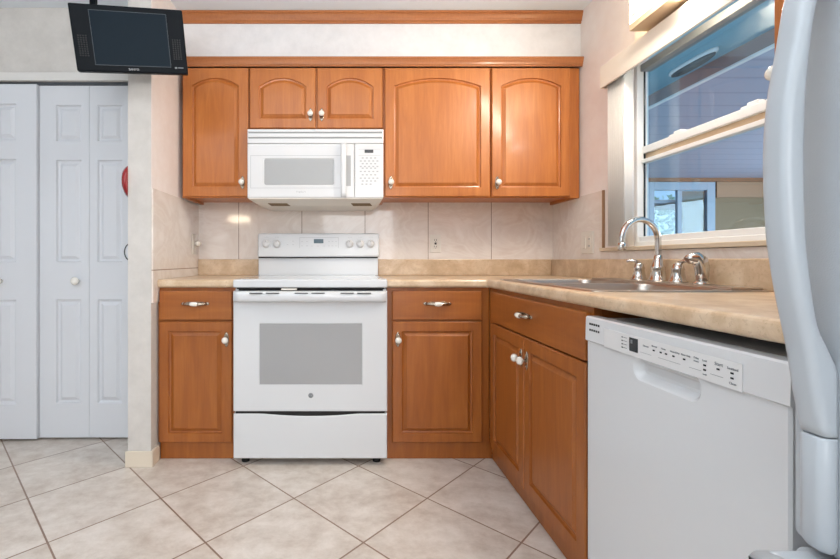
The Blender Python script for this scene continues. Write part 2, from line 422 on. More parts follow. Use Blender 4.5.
# oval porch lamp
pf = thing('porch_lamp', (2.70, 3.43, 2.53), 'long oval dark grey lamp on the porch ceiling beyond the upper window pane', 'lamp')
b = BM(); lp = lambda s, z: [Vector((2.70+.045*s*math.cos(a), 3.43+.24*s*math.copysign(abs(math.sin(a))**.8, math.sin(a)), z)) for a in [2*PI*i/28 for i in range(28)]]
loft(b, [lp(1, 2.5595), lp(1, 2.54), lp(.93, 2.53)]); obj('rim', b, 'vinyl', pf)
b = BM(); loft(b, [lp(.90, 2.534), lp(.88, 2.518), lp(.7, 2.505)]); obj('lens', b, 'fixture_grey', pf)
# tree outside
tr_ = thing('tree', (8.2, 11.3, -.02), 'pale leafy tree outside, glimpsed through the glass of the porch door', 'tree')
b = BM(); tube(b, [(8.2, 11.3, -.02), (8.22, 11.3, .9), (8.15, 11.32, 1.6)], [.09, .07, .05]); obj('trunk', b, 'bark', tr_)
b = BM()
for i in range(900):
    a, c, r = random.uniform(0, 2*PI), random.uniform(-1, 1), random.uniform(.4, 1)**.5
    s = math.sqrt(1-c*c); p = Vector((8.2+1.0*r*s*math.cos(a), 11.3+.8*r*s*math.sin(a), 1.75+.9*r*c))
    q = Vector((random.uniform(-1, 1), random.uniform(-1, 1), random.uniform(-1, 1))).normalized(); e = q.orthogonal()*.06; g = q.cross(e)*.6
    b.faces.new([b.verts.new(p-e), b.verts.new(p+g), b.verts.new(p+e), b.verts.new(p-g)])
obj('foliage', b, 'leaf', tr_, recalc=False)

# ================================================================== CLOSET BIFOLD DOORS
def leaf(name, x0, x1, yf, ml, mr, knob_x=None, parent=None):
    w_ = x1-x0; z0 = .012; h = 1.982; fr = frame((x0, yf+.03, z0), X, Z)
    def pan(za, zb): return [(ml, za-z0), (w_-mr, za-z0), (w_-mr, zb-z0), (ml, zb-z0)]
    b = BM(); paneled(b, fr, w_, h, .03, [pan(.205, .79), pan(1.0, 1.575), pan(1.68, 1.885)], [(.006, -.011), (.016, -.013), (.034, -.002), (.037, -.002)], .002)
    o = obj(name, b, 'door_white', parent) if parent else struct(name, b, 'door_white')
    if knob_x is not None:
        b = BM(); lathe(b, (knob_x, yf, .895), -Y, [(.011, 0), (.010, .014), (.020, .02), (.023, .029), (.018, .038), (.004, .042)]); obj('door_knob', b, 'ceramic', o)
    return o
leaf('door_1', -1.998, -1.722, 2.460, .045, .112, -1.92); leaf('door_2', -2.274, -1.999, 2.460, .098, .045)
leaf('door_3', -1.7205, -1.4395, 2.482, .095, .045, -1.505); leaf('door_4', -1.4385, -1.156, 2.482, .045, .098)
sbox('trim_closet_jamb', 'trim_white', -1.150, -1.0635, 2.475, 2.53, 0, 1.99)

# ================================================================== CABINET PIECES
PROF = [(.002, -.009), (.009, -.011), (.024, -.002), (.026, 0)]
def knob(door, fr, u, v, d):
    b = BM()
    # vertical back plate with lobed ends
    pl = []
    for i in range(24):
        a = 2*PI*i/24; q = abs(math.sin(a)); pl.append((.0125*math.cos(a)*(1 if q < .75 else .8), .038*math.sin(a)))
    loft(b, [[fr(u+s*p, v+s*q, d+e) for p, q in pl] for s, e in ((1, 0), (1, .002), (.85, .0035))], 1)
    for e in (-.022, .022): lathe(b, fr(u, v+e, d), fr(0, 0, 1)-fr(0, 0, 0), [(.005, .003), (.004, .0055), (.001, .006)], 1, 10)
    ax = fr(0, 0, 1)-fr(0, 0, 0)
    lathe(b, fr(u, v, d), ax, [(.007, .003), (.0055, .012), (.008, .017)], 1, 14)
    lathe(b, fr(u, v, d), ax, [(.008, .016), (.0135, .020), (.0165, .027), (.0155, .034), (.010, .039), (.003, .041)], 0, 18)
    obj('knob', b, ['ceramic', 'nickel'], door)
def pull(drw, fr, u, v, d):
    b = BM()
    pl = [(.071*math.copysign(abs(math.cos(a))**.8, math.cos(a)), 0.0105*math.sin(a)*(1+.4*(abs(math.cos(a)) > .75))) for a in [2*PI*i/32 for i in range(32)]]
    loft(b, [[fr(u+s*p, v+s*q, d+e) for p, q in pl] for s, e in ((1, 0), (1, .0015), (.9, .003))], 1)
    pts = [fr(u-.052, v, d+.002), fr(u-.050, v, d+.014), fr(u-.038, v, d+.022), fr(u-.02, v, d+.026), fr(u+.02, v, d+.026), fr(u+.038, v, d+.022), fr(u+.050, v, d+.014), fr(u+.052, v, d+.002)]
    tube(b, pts, [.009, .008, .0065, .007, .007, .0065, .008, .009], 1, 10)
    ax = fr(1, 0, 0)-fr(0, 0, 0)
    lathe(b, fr(u-.019, v, d+.026), ax, [(.007, 0), (.010, .005), (.0112, .019), (.010, .033), (.007, .038)], 0, 14)
    obj('drawer_pull', b, ['ceramic', 'nickel'], drw)
def door(cab, fr, w_, h, arched, k, mat, st=.052, rise=.05, topr=.058):
    """fr starts at the door's lower left; front at .02"""
    b = BM()
    if arched: ol = arch(st, w_-st, st, h-topr-rise, rise)
    else: ol = [(st, st), (w_-st, st), (w_-st, h-st), (st, h-st)]
    paneled(b, fr, w_, h, .02, [ol], PROF)
    d = obj('door', b, mat, cab)
    if k: knob(d, fr, k[0], k[1], .02)
    return d
def drawer(cab, fr, w_, h, mat, p=True, pu=None):
    b = BM(); fbox(b, fr, 0, w_, 0, h, 0, .02, .004, 0, 2); d = obj('drawer', b, mat, cab)
    if p: pull(d, fr, pu or w_/2, h*.56, .02)
    return d

# ---- upper cabinets on the back wall (fronts face -y): carcass front 2.52, doors at 2.50
UF = 2.52
def upper(x0, x1, z0, label, doors):
    c = thing('wall_cabinet', ((x0+x1)/2, (UF+YB)/2, z0), label, 'cabinet')
    b = BM()
    t = .018; z1 = 2.1075
    box(b, x0, x0+t, UF+.002, YB-.009, z0, z1); box(b, x1-t, x1, UF+.002, YB-.009, z0, z1); box(b, x0+t, x1-t, UF+.002, YB-.009, z0+.016, z0+.034)
    box(b, x0+t, x1-t, UF+.002, YB-.009, z1-.018, z1)
    box(b, x0+.03, x1-.06, UF, UF+.002, z0, z0+.04); box(b, x0+.03, x1-.06, UF, UF+.002, z1-.03, z1)
    box(b, x0, x0+.03, UF, UF+.002, z0, z1); box(b, x1-.06, x1, UF, UF+.002, z0, z1)
    for q0, q1 in zip(doors, doors[1:]): box(b, q0[1]-.03, q1[0]+.03, UF+.0002, UF+.0018, z0+.04, z1-.03)
    obj('body', b, 'wood', c)
    for xa, xb, za, k, rise in doors:
        door(c, frame((xa, UF-.0005, za), X, Z), xb-xa, 2.102-za, True, k, 'wood', rise=rise)
    return c
upper(-.928, -.547, 1.366, 'tall narrow single-door wooden wall cabinet left of the microwave', [(-.921, -.549, 1.372, (.340, .078), .045)])
upper(-.545, .2155, 1.752, 'short two-door wooden wall cabinet directly above the microwave', [(-.540, -.167, 1.760, (.345, .075), .05), (-.157, .2135, 1.760, (.025, .075), .05)])
upper(.2175, XR-.009, 1.366, 'large two-door wooden wall cabinet right of the microwave, in the corner', [(.226, .823, 1.372, (.033, .078), .045), (.833, 1.277, 1.372, (.030, .078), .045)])

# ---- upper cabinet on the right wall, past the window (front faces -x)
c = thing('wall_cabinet', (1.2, .85, 1.372), 'wooden wall cabinet to the right of the window, mostly hidden behind the refrigerator handle', 'cabinet')
b = BM(); box(b, 1.018, XR-.001, .662, 1.033, 1.372, 2.168, .001); obj('body', b, 'wood', c)
door(c, frame((1.0175, 1.028, 1.378), -Y, Z), .36, .785, True, (.030, .057), 'wood')

# ---- base cabinets
def carcass(c, x0, x1, y0, y1, kick, dark='wood_shaded'):
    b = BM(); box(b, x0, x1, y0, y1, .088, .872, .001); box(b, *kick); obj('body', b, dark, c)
c = thing('base_cabinet', (-.75, 2.5, 0), 'narrow wooden base cabinet with one drawer and one door, left of the stove', 'cabinet')
carcass(c, XL+.002, -.5535, 2.24, 2.84, (XL+.010, -.5535, 2.247, 2.84, .001, .088))
drawer(c, frame((-.936, 2.2395, .710), X, Z), .366, .146, 'wood_shaded_h')
door(c, frame((-.936, 2.2395, .092), X, Z), .366, .610, False, (.339, .520), 'wood_shaded', .047)
c = thing('base_cabinet', (.46, 2.5, 0), 'wooden base cabinet with one drawer and one door, right of the stove', 'cabinet')
carcass(c, .2115, .734, 2.24, 2.84, (.2115, .749, 2.247, 2.84, .001, .088))
drawer(c, frame((.238, 2.2395, .710), X, Z), .453, .146, 'wood_shaded_h')
door(c, frame((.238, 2.2395, .092), X, Z), .453, .610, False, (.028, .520), 'wood_shaded', .047)
c = thing('sink_cabinet', (1.0, 1.74, 0), 'wooden base cabinet under the sink with one wide false drawer and two doors', 'cabinet')
b = BM(); box(b, .7345, 1.337, 1.302, 2.238, .088, .715, .001); box(b, .7345, .755, 1.302, 2.238, .715, .872); box(b, .757, 1.337, 1.302, 1.318, .715, .872); box(b, .75, 1.337, 1.302, 2.245, .001, .088)
obj('body', b, 'wood_shaded', c)
drawer(c, frame((.7340, 2.168, .710), -Y, Z), .856, .146, 'wood_shaded_h', True, .414)
door(c, frame((.7340, 2.168, .092), -Y, Z), .405, .612, False, (.380, .524), 'wood_shaded', .05)
door(c, frame((.7340, 1.759, .092), -Y, Z), .447, .612, False, (.027, .524), 'wood_shaded', .05)

# ================================================================== COUNTERTOPS
def slab(bm, cells, z0, z1, test, bev=.014):
    t = bmesh.new(); xs = sorted({c for q in cells for c in q[:2]}); ys = sorted({c for q in cells for c in q[2:]})
    inside = lambda i, j: 0 <= i < len(xs)-1 and 0 <= j < len(ys)-1 and any(q[0] <= xs[i] < q[1] and q[2] <= ys[j] < q[3] for q in cells)
    vs = {}
    def V(i, j, k):
        if (i, j, k) not in vs: vs[(i, j, k)] = t.verts.new((xs[i], ys[j], (z0, z1)[k]))
        return vs[(i, j, k)]
    for i in range(len(xs)-1):
        for j in range(len(ys)-1):
            if not inside(i, j): continue
            t.faces.new((V(i, j, 1), V(i+1, j, 1), V(i+1, j+1, 1), V(i, j+1, 1))); t.faces.new((V(i, j, 0), V(i, j+1, 0), V(i+1, j+1, 0), V(i+1, j, 0)))
            for (di, dj, a, b2) in ((0, -1, (0, 0), (1, 0)), (1, 0, (1, 0), (1, 1)), (0, 1, (1, 1), (0, 1)), (-1, 0, (0, 1), (0, 0))):
                if not inside(i+di, j+dj): t.faces.new((V(i+a[0], j+a[1], 0), V(i+b2[0], j+b2[1], 0), V(i+b2[0], j+b2[1], 1), V(i+a[0], j+a[1], 1)))
    bmesh.ops.dissolve_limit(t, angle_limit=.01, verts=t.verts[:], edges=t.edges[:])
    es = [e for e in t.edges if abs(e.verts[0].co.z-e.verts[1].co.z) < 1e-5 and test((e.verts[0].co+e.verts[1].co)/2)]
    bmesh.ops.bevel(t, geom=es, offset=bev, segments=4, profile=.5, affect='EDGES')
    merge(bm, t)
T0, T1 = .873, .914
c = thing('countertop', (-.75, 2.5, T0), 'short beige laminate countertop with backsplash, left of the stove', 'countertop')
b = BM(); slab(b, [(XL+.009, -.5535, 2.212, YB-.009)], T0, T1, lambda p: p.y < 2.22); obj('slab', b, 'laminate', c)
b = BM(); box(b, XL+.009, -.5535, YB-.028, YB-.009, T1+.0005, 1.017, .004); obj('backsplash', b, 'laminate', c)
c = thing('countertop', (.9, 2.0, T0), 'L-shaped beige laminate countertop running from the stove around the corner under the window', 'countertop')
b = BM()
slab(b, [(.2115, XR-.009, 2.212, YB-.009), (.713, .79, .66, 2.212), (1.285, XR-.009, .66, 2.212), (.79, 1.285, .66, 1.36), (.79, 1.285, 2.165, 2.212)], T0, T1,
     lambda p: (abs(p.y-2.212) < .002 and p.x < .714) or (abs(p.x-.713) < .002))
obj('slab', b, 'laminate', c)
b = BM(); box(b, .2115, XR-.009, YB-.028, YB-.009, T1+.0005, 1.017, .004); box(b, XR-.028, XR-.009, .66, YB-.0285, T1+.0005, 1.017, .004)
obj('backsplash', b, 'laminate', c)

# ================================================================== SINK
SX0, SX1, SY0, SY1 = .757, 1.312, 1.335, 2.195
s_ = thing('kitchen_sink', (1.03, 1.76, .74), 'double-bowl stainless steel sink set into the counter under the window', 'sink')
b = BM(); t = bmesh.new()
def ring(pts, z): return [t.verts.new((p[0], p[1], z)) for p in pts]
bowls = [(.80, 1.19, 1.385, 1.745), (.80, 1.19, 1.79, 2.15)]
ou = rrect(SX0, SX1, SY0, SY1, .04); r0 = ring(ou, T1+.0005); r1 = ring(inset(ou, .003), T1+.004); es = []
for i in range(len(r0)): j = (i+1) % len(r0); t.faces.new((r0[i], r0[j], r1[j], r1[i])); es.append(t.edges.get((r1[i], r1[j])))
for bw in bowls:
    r = ring(rrect(*bw, .06), T1+.004)
    for i in range(len(r)): es.append(t.edges.new((r[i], r[(i+1) % len(r)])))
bmesh.ops.triangle_fill(t, use_beauty=True, use_dissolve=False, edges=es, normal=(0, 0, 1))
merge(b, t); box(b, 1.205, 1.305, SY0+.04, SY1-.04, T1+.0035, T1+.012, .003)
obj('rim', b, 'steel', s_, recalc=False)
for bw in bowls:
    b = BM(); ol = rrect(*bw, .06)
    loft(b, [[Vector((*p, z)) for p in inset(ol, i_)] for i_, z in ((0, T1+.004), (.004, T1-.004), (.008, T1-.15), (.02, T1-.168), (.05, T1-.172))], cap0=False)
    bo = obj('bowl', b, 'steel', s_, recalc=False)
    b = BM(); cx, cy = (bw[0]+bw[1])/2, (bw[2]+bw[3])/2
    lathe(b, (cx, cy, T1-.1715), Z, [(.042, 0), (.040, .003), (.030, .002), (.012, .001)], 0, 20); obj('drain', b, 'chrome', bo)

# ---- faucet: spout with two lever handles
DZ = T1+.012
fa_ = thing('faucet', (1.275, 1.796, DZ), 'tall chrome gooseneck faucet with two lever handles behind the sink', 'faucet')
b = BM(); fx, fy = 1.275, 1.796
lathe(b, (fx, fy, DZ), Z, [(.034, 0), (.034, .006), (.030, .010), (.027, .03), (.0245, .05), (.027, .056), (.023, .062), (.017, .085), (.0135, .105)], 0, 24)
pts = []; dirv = Vector((-.985, -.17, 0)).normalized(); rad = .084; zc = DZ+.166
for i in range(5): pts.append(Vector((fx, fy, DZ+.09+i*(zc-DZ-.09)/5)))
for i in range(17):
    a = PI*i/16*1.03; pts.append(Vector((fx, fy, zc))+dirv*(rad-rad*math.cos(a))+Z*rad*math.sin(a))
e = pts[-1]; pts.append(e-Z*.015)
tube(b, pts, .0115, 0, 14)
lathe(b, e-Z*.033, Z, [(.0145, 0), (.016, .003), (.0145, .02), (.0125, .03)], 0, 18)
obj('spout', b, 'chrome', fa_)
for yy, sgn in ((1.9125, 1), (1.6885, -1)):
    b = BM(); lathe(b, (fx, yy, DZ), Z, [(.032, 0), (.032, .005), (.026, .010), (.0225, .03), (.020, .045), (.023, .05), (.020, .056), (.016, .070), (.007, .076)], 0, 22)
    if sgn > 0: q = [(fx, yy, DZ+.070), (fx-.014, yy+.006, DZ+.082), (fx-.030, yy+.014, DZ+.083), (fx-.042, yy+.020, DZ+.081)]
    else: q = [(fx, yy, DZ+.070), (fx+.005, yy-.022, DZ+.082), (fx+.008, yy-.05, DZ+.084), (fx+.010, yy-.075, DZ+.081)]
    tube(b, q, [.009, .007, .0055, .0075], 0, 12)
    obj('lever_handle', b, 'chrome', fa_)
sp = thing('side_sprayer', (1.275, 1.575, DZ), 'chrome side sprayer standing on the sink ledge right of the faucet handles', 'sprayer')
b = BM(); lathe(b, (fx, 1.575, DZ), Z, [(.028, 0), (.028, .004), (.021, .009), (.018, .013)], 0, 22); obj('base', b, 'chrome', sp)
b = BM(); tube(b, [(fx, 1.575, DZ+.011), (fx, 1.575, DZ+.04), (fx-.001, 1.575, DZ+.062), (fx-.006, 1.577, DZ+.083), (fx-.018, 1.580, DZ+.093), (fx-.036, 1.583, DZ+.091), (fx-.046, 1.585, DZ+.084)],
               [.018, .0205, .023, .0245, .023, .018, .015], 0, 16)
obj('spray_head', b, 'chrome', sp)

# ================================================================== STOVE
SX, SXR = -.551, .209
st = thing('stove', (-.171, 2.48, 0), 'white freestanding electric stove between the base cabinets', 'stove')
b = BM(); box(b, SX+.003, SXR-.003, 2.205, 2.835, .04, .870, .003); box(b, SX+.02, SXR-.02, 2.20, 2.21, .25, .872, 0, 1); obj('body', b, ['white', 'black'], st)
b = BM(); box(b, SX, SXR, 2.166, 2.80, .876, .916, .007, 0, 3); box(b, SX+.03, SXR-.03, 2.20, 2.73, .9155, .9175, .001, 1); box(b, SX+.015, SXR-.015, 2.185, 2.205, .868, .877, 0, 2)
obj('cooktop', b, ['white', 'cooktop_glass', 'black'], st)
b = BM(); box(b, SX+.010, SXR-.002, 2.758, 2.835, .9165, 1.025, .003); box(b, SX+.012, SXR-.005, 2.752, 2.83, 1.024, 1.032, 0, 1)
# raised control head, leaning slightly back
t = bmesh.new(); bmesh.ops.create_cube(t, size=1)
for v in t.verts:
    zz = 1.031+(v.co.z+.5)*.147; v.co = Vector((SX+.010+(v.co.x+.5)*(SXR-SX-.006), (2.722+(zz-1.031)*.10) if v.co.y < 0 else 2.835, zz))
bmesh.ops.bevel(t, geom=t.edges[:], offset=.010, segments=3, profile=.5, affect='EDGES'); merge(b, t)
bgd = obj('backguard', b, ['white', 'black'], st)
lean = frame((0, 2.722, 1.031), X, Vector((0, .10, 1)))
def bgp(px, py): p = P(px, py, 2.727); return p.x, p.z-1.031
for px in (266, 276.7, 349.6, 360.2, 370.6):
    u, v = bgp(px, 243.8); b = BM()
    lathe(b, lean(u, v, -.001), -Y, [(.0245, 0), (.0245, .004), (.021, .006), (.0195, .018), (.0175, .021), (.004, .0215)], 0, 24)
    fbox(b, lean, u-.0045, u+.0045, v-.019, v+.019, .018, .027, .002); fbox(b, lean, u-.001, u+.001, v+.006, v+.018, .0265, .0278, 0, 1)
    obj('control_knob', b, ['white_soft', 'print'], bgd)
    b = BM()
    for k in range(9):
        a = math.radians(-120+k*30); fbox(b, lean, u+.031*math.sin(a)-.001, u+.031*math.sin(a)+.001, v+.031*math.cos(a)-.001, v+.031*math.cos(a)+.001, .0005, .0012)
    for du in (-.01, 0, .008): fbox(b, lean, u+du, u+du+.005, v+.040, v+.043, .0005, .0012)
    obj('dial_marking', b, 'print_light', bgd)
b = BM(); u0, v0 = bgp(313.8, 243.2); u1, v1 = bgp(323.4, 239); fbox(b, lean, u0, u1, v0, v1, .0003, .0022, .0005); obj('display', b, 'display', bgd)
b = BM()
for (pa, pb, pc, pd_) in ((299.5, 338.5, 237.2, 237.6), (299.5, 299.9, 237.2, 248), (338.2, 338.6, 237.2, 248)):
    u0, v0 = bgp(pa, pd_); u1, v1 = bgp(pb, pc); fbox(b, lean, u0, u1, v0, v1, .0003, .0009)
for pxx in (302, 307, 329, 332.5, 336):
    for pyy in (241.3, 245.8): u, v = bgp(pxx, pyy); fbox(b, lean, u-.005, u+.005, v-.0014, v+.0014, .0003, .0009)
for pxx in (312, 318, 324): u, v = bgp(pxx, 246); fbox(b, lean, u-.006, u+.006, v-.001, v+.001, .0003, .0009)
for pxx, pyy in ((293, 241), (293, 244.5), (287.5, 244.6)): u, v = bgp(pxx, pyy); fbox(b, lean, u-.005, u+.005, v-.0013, v+.0013, .0003, .0009)
obj('button_print', b, 'print_light', bgd)
# small beige latch wedged in the gap above the door
b = BM(); p = P(289, 289.3, 2.17); box(b, p.x-.038, p.x+.038, 2.160, 2.19, p.z-.004, p.z+.004, .002); obj('door_latch', b, 'offwhite', st)
# oven door
FR = frame((0, 2.205, 0), X, Z)
DY = .035     # door thickness, front at 2.17
b = BM(); zt = P(0, 291, 2.17).z; zb = P(0, 411.5, 2.17).z
tb = bmesh.new(); bmesh.ops.create_cube(tb, size=1)
ol = [(P(259, 0, 2.17).x, P(0, 385, 2.17).z-zb), (P(362.5, 0, 2.17).x, P(0, 385, 2.17).z-zb), (P(362.5, 0, 2.17).x, P(0, 323, 2.17).z-zb), (P(259, 0, 2.17).x, P(0, 323, 2.17).z-zb)]
tb.free(); fr = frame((SX+.001, 2.203, zb), X, Z)
paneled(b, fr, SXR-SX-.002, zt-zb, .033, [[(p[0]-SX-.001, p[1]) for p in ol]], [(.002, -.002), (.003, -.002)], .004)
od = obj('oven_door', b, 'white', st)
b = BM(); box(b, ol[0][0]+.003, ol[1][0]-.003, 2.1705, 2.175, zb+ol[0][1]+.003, zb+ol[2][1]-.003, .0005)
obj('oven_window', b, ['oven_glass', 'print_light'], od)
# full-width bowed handle with vent slots
b = BM(); zh0, zh1 = P(0, 302.5, 2.13).z, P(0, 291.5, 2.13).z; loops = []
for i in range(25):
    x = SX+.009+(SXR-SX-.018)*i/24; q = abs(i/12-1); yo = 2.138-.014*(1-q**2.2); lp_ = []
    hh = (zh1-zh0)/2; zc_ = (zh0+zh1)/2
    for k in range(14):
        a = 2*PI*k/14; ca, sa = math.cos(a), math.sin(a); y_ = 2.154 + (2.154-yo)*math.copysign(abs(ca)**.6, ca) if ca < 0 else 2.154+.0175*ca**.4
        lp_.append(Vector((x, y_, zc_+hh*math.copysign(abs(sa)**.7, sa))))
    loops.append(lp_)
loft(b, loops)
hd = obj('handle', b, 'white', od)
for xa, xb in ((249.4, 262.5), (266, 279.3), (294.8, 308), (311.5, 324.7), (340.5, 353.6), (357, 371)):
    p = P(xa, 293, 2.13); q = P(xb, 293, 2.13); b = BM(); box(b, p.x, q.x, 2.1225, 2.150, zh1-.0095, zh1-.0060)
    obj('vent_slot', b, 'dark', hd)
b = BM(); p = P(310.8, 395.5, 2.17)
lathe(b, (p.x, 2.1705, p.z), -Y, [(.0125, 0), (.0125, .001), (.0115, .0015)], 0, 24); lf = frame((p.x, 2.170, p.z), X, Z)
lathe(b, (p.x, 2.1690, p.z), -Y, [(.0105, 0), (.0105, .0003), (.009, .0003)], 1, 24); lathe(b, (p.x, 2.1689, p.z), -Y, [(.0095, 0), (.0095, .0005), (.004, .0005)], 0, 24)
textmesh(b, 'GE', lf, 0, 0, .0018, .0115, 1)
obj('round_badge', b, ['print', 'print_light'], od)
# storage drawer with a swooped top edge
b = BM(); zd0, zd1 = P(0, 458.7, 2.168).z, P(0, 414, 2.168).z; k = 30; top = []
for i in range(k+1):
    x = SX+.002+(SXR-SX-.004)*i/k; s = (x+.171)/.235; top.append((x, zd1-(.012*(1-s*s) if abs(s) < 1 else 0)))
poly = [(SX+.002, zd0), (SXR-.002, zd0)]+top[::-1]
loft(b, [[Vector((p[0], y_, p[1])) for p in pp] for pp, y_ in ((poly, 2.21), (poly, 2.172), (inset(poly, .004), 2.168))], smooth=False)
obj('storage_drawer', b, 'white', st)
b = BM(); box(b, SX+.012, SXR-.012, 2.176, 2.20, zd1-.014, zb+.002); obj('drawer_gap', b, 'black', st)
for xx in (SX+.05, SXR-.05):
    for yy in (2.225, 2.78):
        b = BM(); lathe(b, (xx, yy, 0), Z, [(.020, 0), (.020, .012), (.010, .014), (.010, .045)], 0, 16); obj('foot', b, 'black', st)

# ================================================================== MICROWAVE
mw = thing('microwave', (-.164, 2.65, 1.318), 'white over-the-range microwave with keypad, mounted above the stove', 'microwave')
MX0, MX1, MF = -.5425, .2135, 2.45
zt, zb = P(0, 129, MF).z, P(0, 197.6, MF).z
b = BM(); box(b, MX0, MX1, MF+.03, YB-.009, zb, zt, .002)
loft(b, [[Vector(p) for p in q] for q in (
    [(MX0+.004, MF+.006, zb+.001), (MX1-.004, MF+.006, zb+.001), (MX1-.004, YB-.012, zb+.001), (MX0+.004, YB-.012, zb+.001)],
    [(MX0+.004, MF+.006, zb-.006), (MX1-.004, MF+.006, zb-.006), (MX1-.004, YB-.012, zb-.006), (MX0+.004, YB-.012, zb-.006)],
    [(MX0+.075, MF+.12, zb-.032), (MX1-.045, MF+.12, zb-.032), (MX1-.045, YB-.012, zb-.032), (MX0+.075, YB-.012, zb-.032)])], 1, False)
obj('body', b, ['white_bright', 'offwhite'], mw)
for xa in (MX0+.10, MX1-.18):
    b = BM()
    loft(b, [[Vector((x, y, (zb-.006)+(-.026)*(y-MF-.006)/.114-o)) for x, y in ((xa, MF+.075), (xa+.11, MF+.075), (xa+.125, MF+.118), (xa+.015, MF+.118))] for o in (-.001, .0012)], 0, False)
    obj('grease_filter', b, 'porch_wall', mw)
mf = frame((0, MF, 0), X, Z)
def mp(px, py): p = P(px, py, MF); return p.x, p.z
z143 = mp(0, 143.5)[1]
b = BM(); fbox(b, mf, MX0, MX1, z143+.001, zt, -.03, 0, .004, 0)
for py in (132.7, 137.9):
    z = mp(0, py)[1]; fbox(b, mf, MX0+.006, MX1-.006, z-.0035, z+.0035, -.004, .0004, 0, 1); fbox(b, mf, MX0+.004, MX1-.004, z+.004, z+.009, -.002, .004, .0015, 0)
obj('vent_grille', b, ['white_bright', 'vent_shade_grey'], mw)
# door
b = BM(); xd = mp(354.3, 0)[0]; fr = frame((MX0, MF+.03, zb), X, Z)
u0, v0 = mp(263.5, 185.6); u1, v1 = mp(334.5, 158); r = rrect(u0-MX0, u1-MX0, v0-zb, v1-zb, .014)
paneled(b, fr, xd-MX0, z143-zb-.0005, .03, [r], [(.003, -.003), (.004, -.003)], .004)
md = obj('door', b, 'white_bright', mw)
b = BM(); rr = [(p[0]+MX0, p[1]+zb) for p in inset(r, .0045)]; loft(b, [[mf(p[0], p[1], d) for p in rr] for d in (-.008, -.0022)], smooth=False); obj('door_window', b, 'mw_window', md)
b = BM(); ua, va = mp(250.5, 188); ub, vb = mp(340.5, 155.6)     # embossed line round the window
fbox(b, mf, ua, ub, vb-.001, vb+.001, 0, .0006); fbox(b, mf, ua, ub, va-.001, va+.001, 0, .0006); fbox(b, mf, ua, ua+.002, va, vb, 0, .0006)
obj('embossed_line', b, 'print_light', md)
b = BM(); textmesh(b, 'Frigidaire', mf, *mp(301, 191.8), .0004, .014); obj('brand_lettering', b, 'print_light', md)
b = BM(); ua, va = mp(341, 197.2); ub, vb = mp(346.2, 144)
lp2 = []
for i in range(13):
    z = va+(vb-va)*i/12; o = .034-.010*abs(i/6-1)**3; lp2.append([mf(p[0], z, p[1]) for p in rrect(ua, ub, o-.018, o, .006, 3)])
loft(b, lp2); fbox(b, mf, ua+.003, ub-.003, va+.004, va+.03, 0, .02, .002); fbox(b, mf, ua+.003, ub-.003, vb-.03, vb-.004, 0, .02, .002)
obj('handle', b, 'white_bright', md)
b = BM(); ua, va = mp(346.2, 186); ub, vb = mp(350.8, 155.5); fbox(b, mf, ua, ub, va, vb, 0, .0006, 0, 0); obj('handle_recess', b, 'mw_window', md)
# control panel
b = BM(); fbox(b, mf, xd+.002, MX1, zb, z143-.0005, -.03, 0, .004); cp = obj('control_panel', b, 'white_bright', mw)
b = BM(); ua, va = mp(364.6, 152.9); ub, vb = mp(373.3, 149.7); fbox(b, mf, ua, ub, va, vb, 0, .001); obj('display', b, 'fixture_grey', cp)
b = BM()
for py in (149.2, 155.4):
    ua, va = mp(358.5, py); ub, _ = mp(380.5, py); fbox(b, mf, ua, ub, va-.0008, va+.0008, 0, .0005)
obj('panel_line', b, 'print_light', cp)
for j, py in enumerate((158, 161, 163.7, 166.5, 168.2, 171.5, 174.8, 178.2, 181, 184.2)):
    for i in range(5 if j % 2 else 4):
        if j == 9 and i > 2: continue
        px = 360.8+i*4.15+(0 if j % 2 else 1.9)+(1.5 if j == 9 else 0); u, v = mp(px, py); b = BM()
        fbox(b, mf, u-.0055, u+.0055, v-.0035, v+.0035, 0, .0006); obj('button', b, 'print_light', cp)

# ================================================================== DISHWASHER
dw = thing('dishwasher', (1.0, .985, 0), 'white built-in dishwasher under the counter, between sink cabinet and refrigerator', 'dishwasher')
DX = .70
b = BM(); box(b, DX+.035, 1.33, .700, 1.275, .09, .845, .002); box(b, DX+.07, 1.33, .70, 1.275, .002, .09, 0, 1); obj('body', b, ['white_soft', 'black'], dw)
df = frame((DX, 1.281, 0), -Y, Z); DWW = 1.281-.692
# door panel with a scooped hand pocket under the control strip
ph = BM(); pk = rrect(.205, .410, .724, .783, .026, 7)
paneled(ph, frame((DX+.031, 1.282, .11), -Y, Z), DWW-.004, .678, .027, [[(p[0], p[1]-.11) for p in pk]], [(.004, -.003), (.010, -.011), (.016, -.018), (.022, -.020)], .004)
dd = obj('door', ph, 'white', dw)
b = BM(); tb = bmesh.new()
pr = [(-.035, .779), (-.035, .8505), (-.004, .8505), (.000, .8465), (.0015, .782), (-.002, .779)]
tb.free(); loft(b, [[df(u, p[1], p[0]) for p in pr] for u in (0, DWW)], 0, False); cpn = obj('control_strip', b, 'white', dw)
def dp(px, py):     # photo pixel on the strip's plane
    yy = (DX-.001)*F/(px-345); return 1.281-yy, CH-(py-260)*yy/F
b = BM(); ua, _ = dp(604.5, 330); ub, _ = dp(743, 375); fbox(b, df, ua, ub, .779, .829, .0008, .0024, .0006); kp = obj('keypad_panel', b, 'white_soft', cpn)
for k in range(5):
    for r_ in range(2):
        u = .020+k*.0105; v = .830-r_*.017; b = BM(); fbox(b, df, u, u+.0065, v-.0028, v+.0028, .0005, .0016); obj('vent_slot', b, 'black', cpn)
b = BM(); ua, _ = dp(630, 345); ub, _ = dp(638.5, 345); fbox(b, df, ua, ub, .790, .823, .002, .0034, .0004); obj('display', b, 'dark', kp)
b = BM(); fbox(b, df, ua+.006, ua+.013, .809, .818, .0033, .0038); obj('digit', b, 'print', kp)
b = BM()
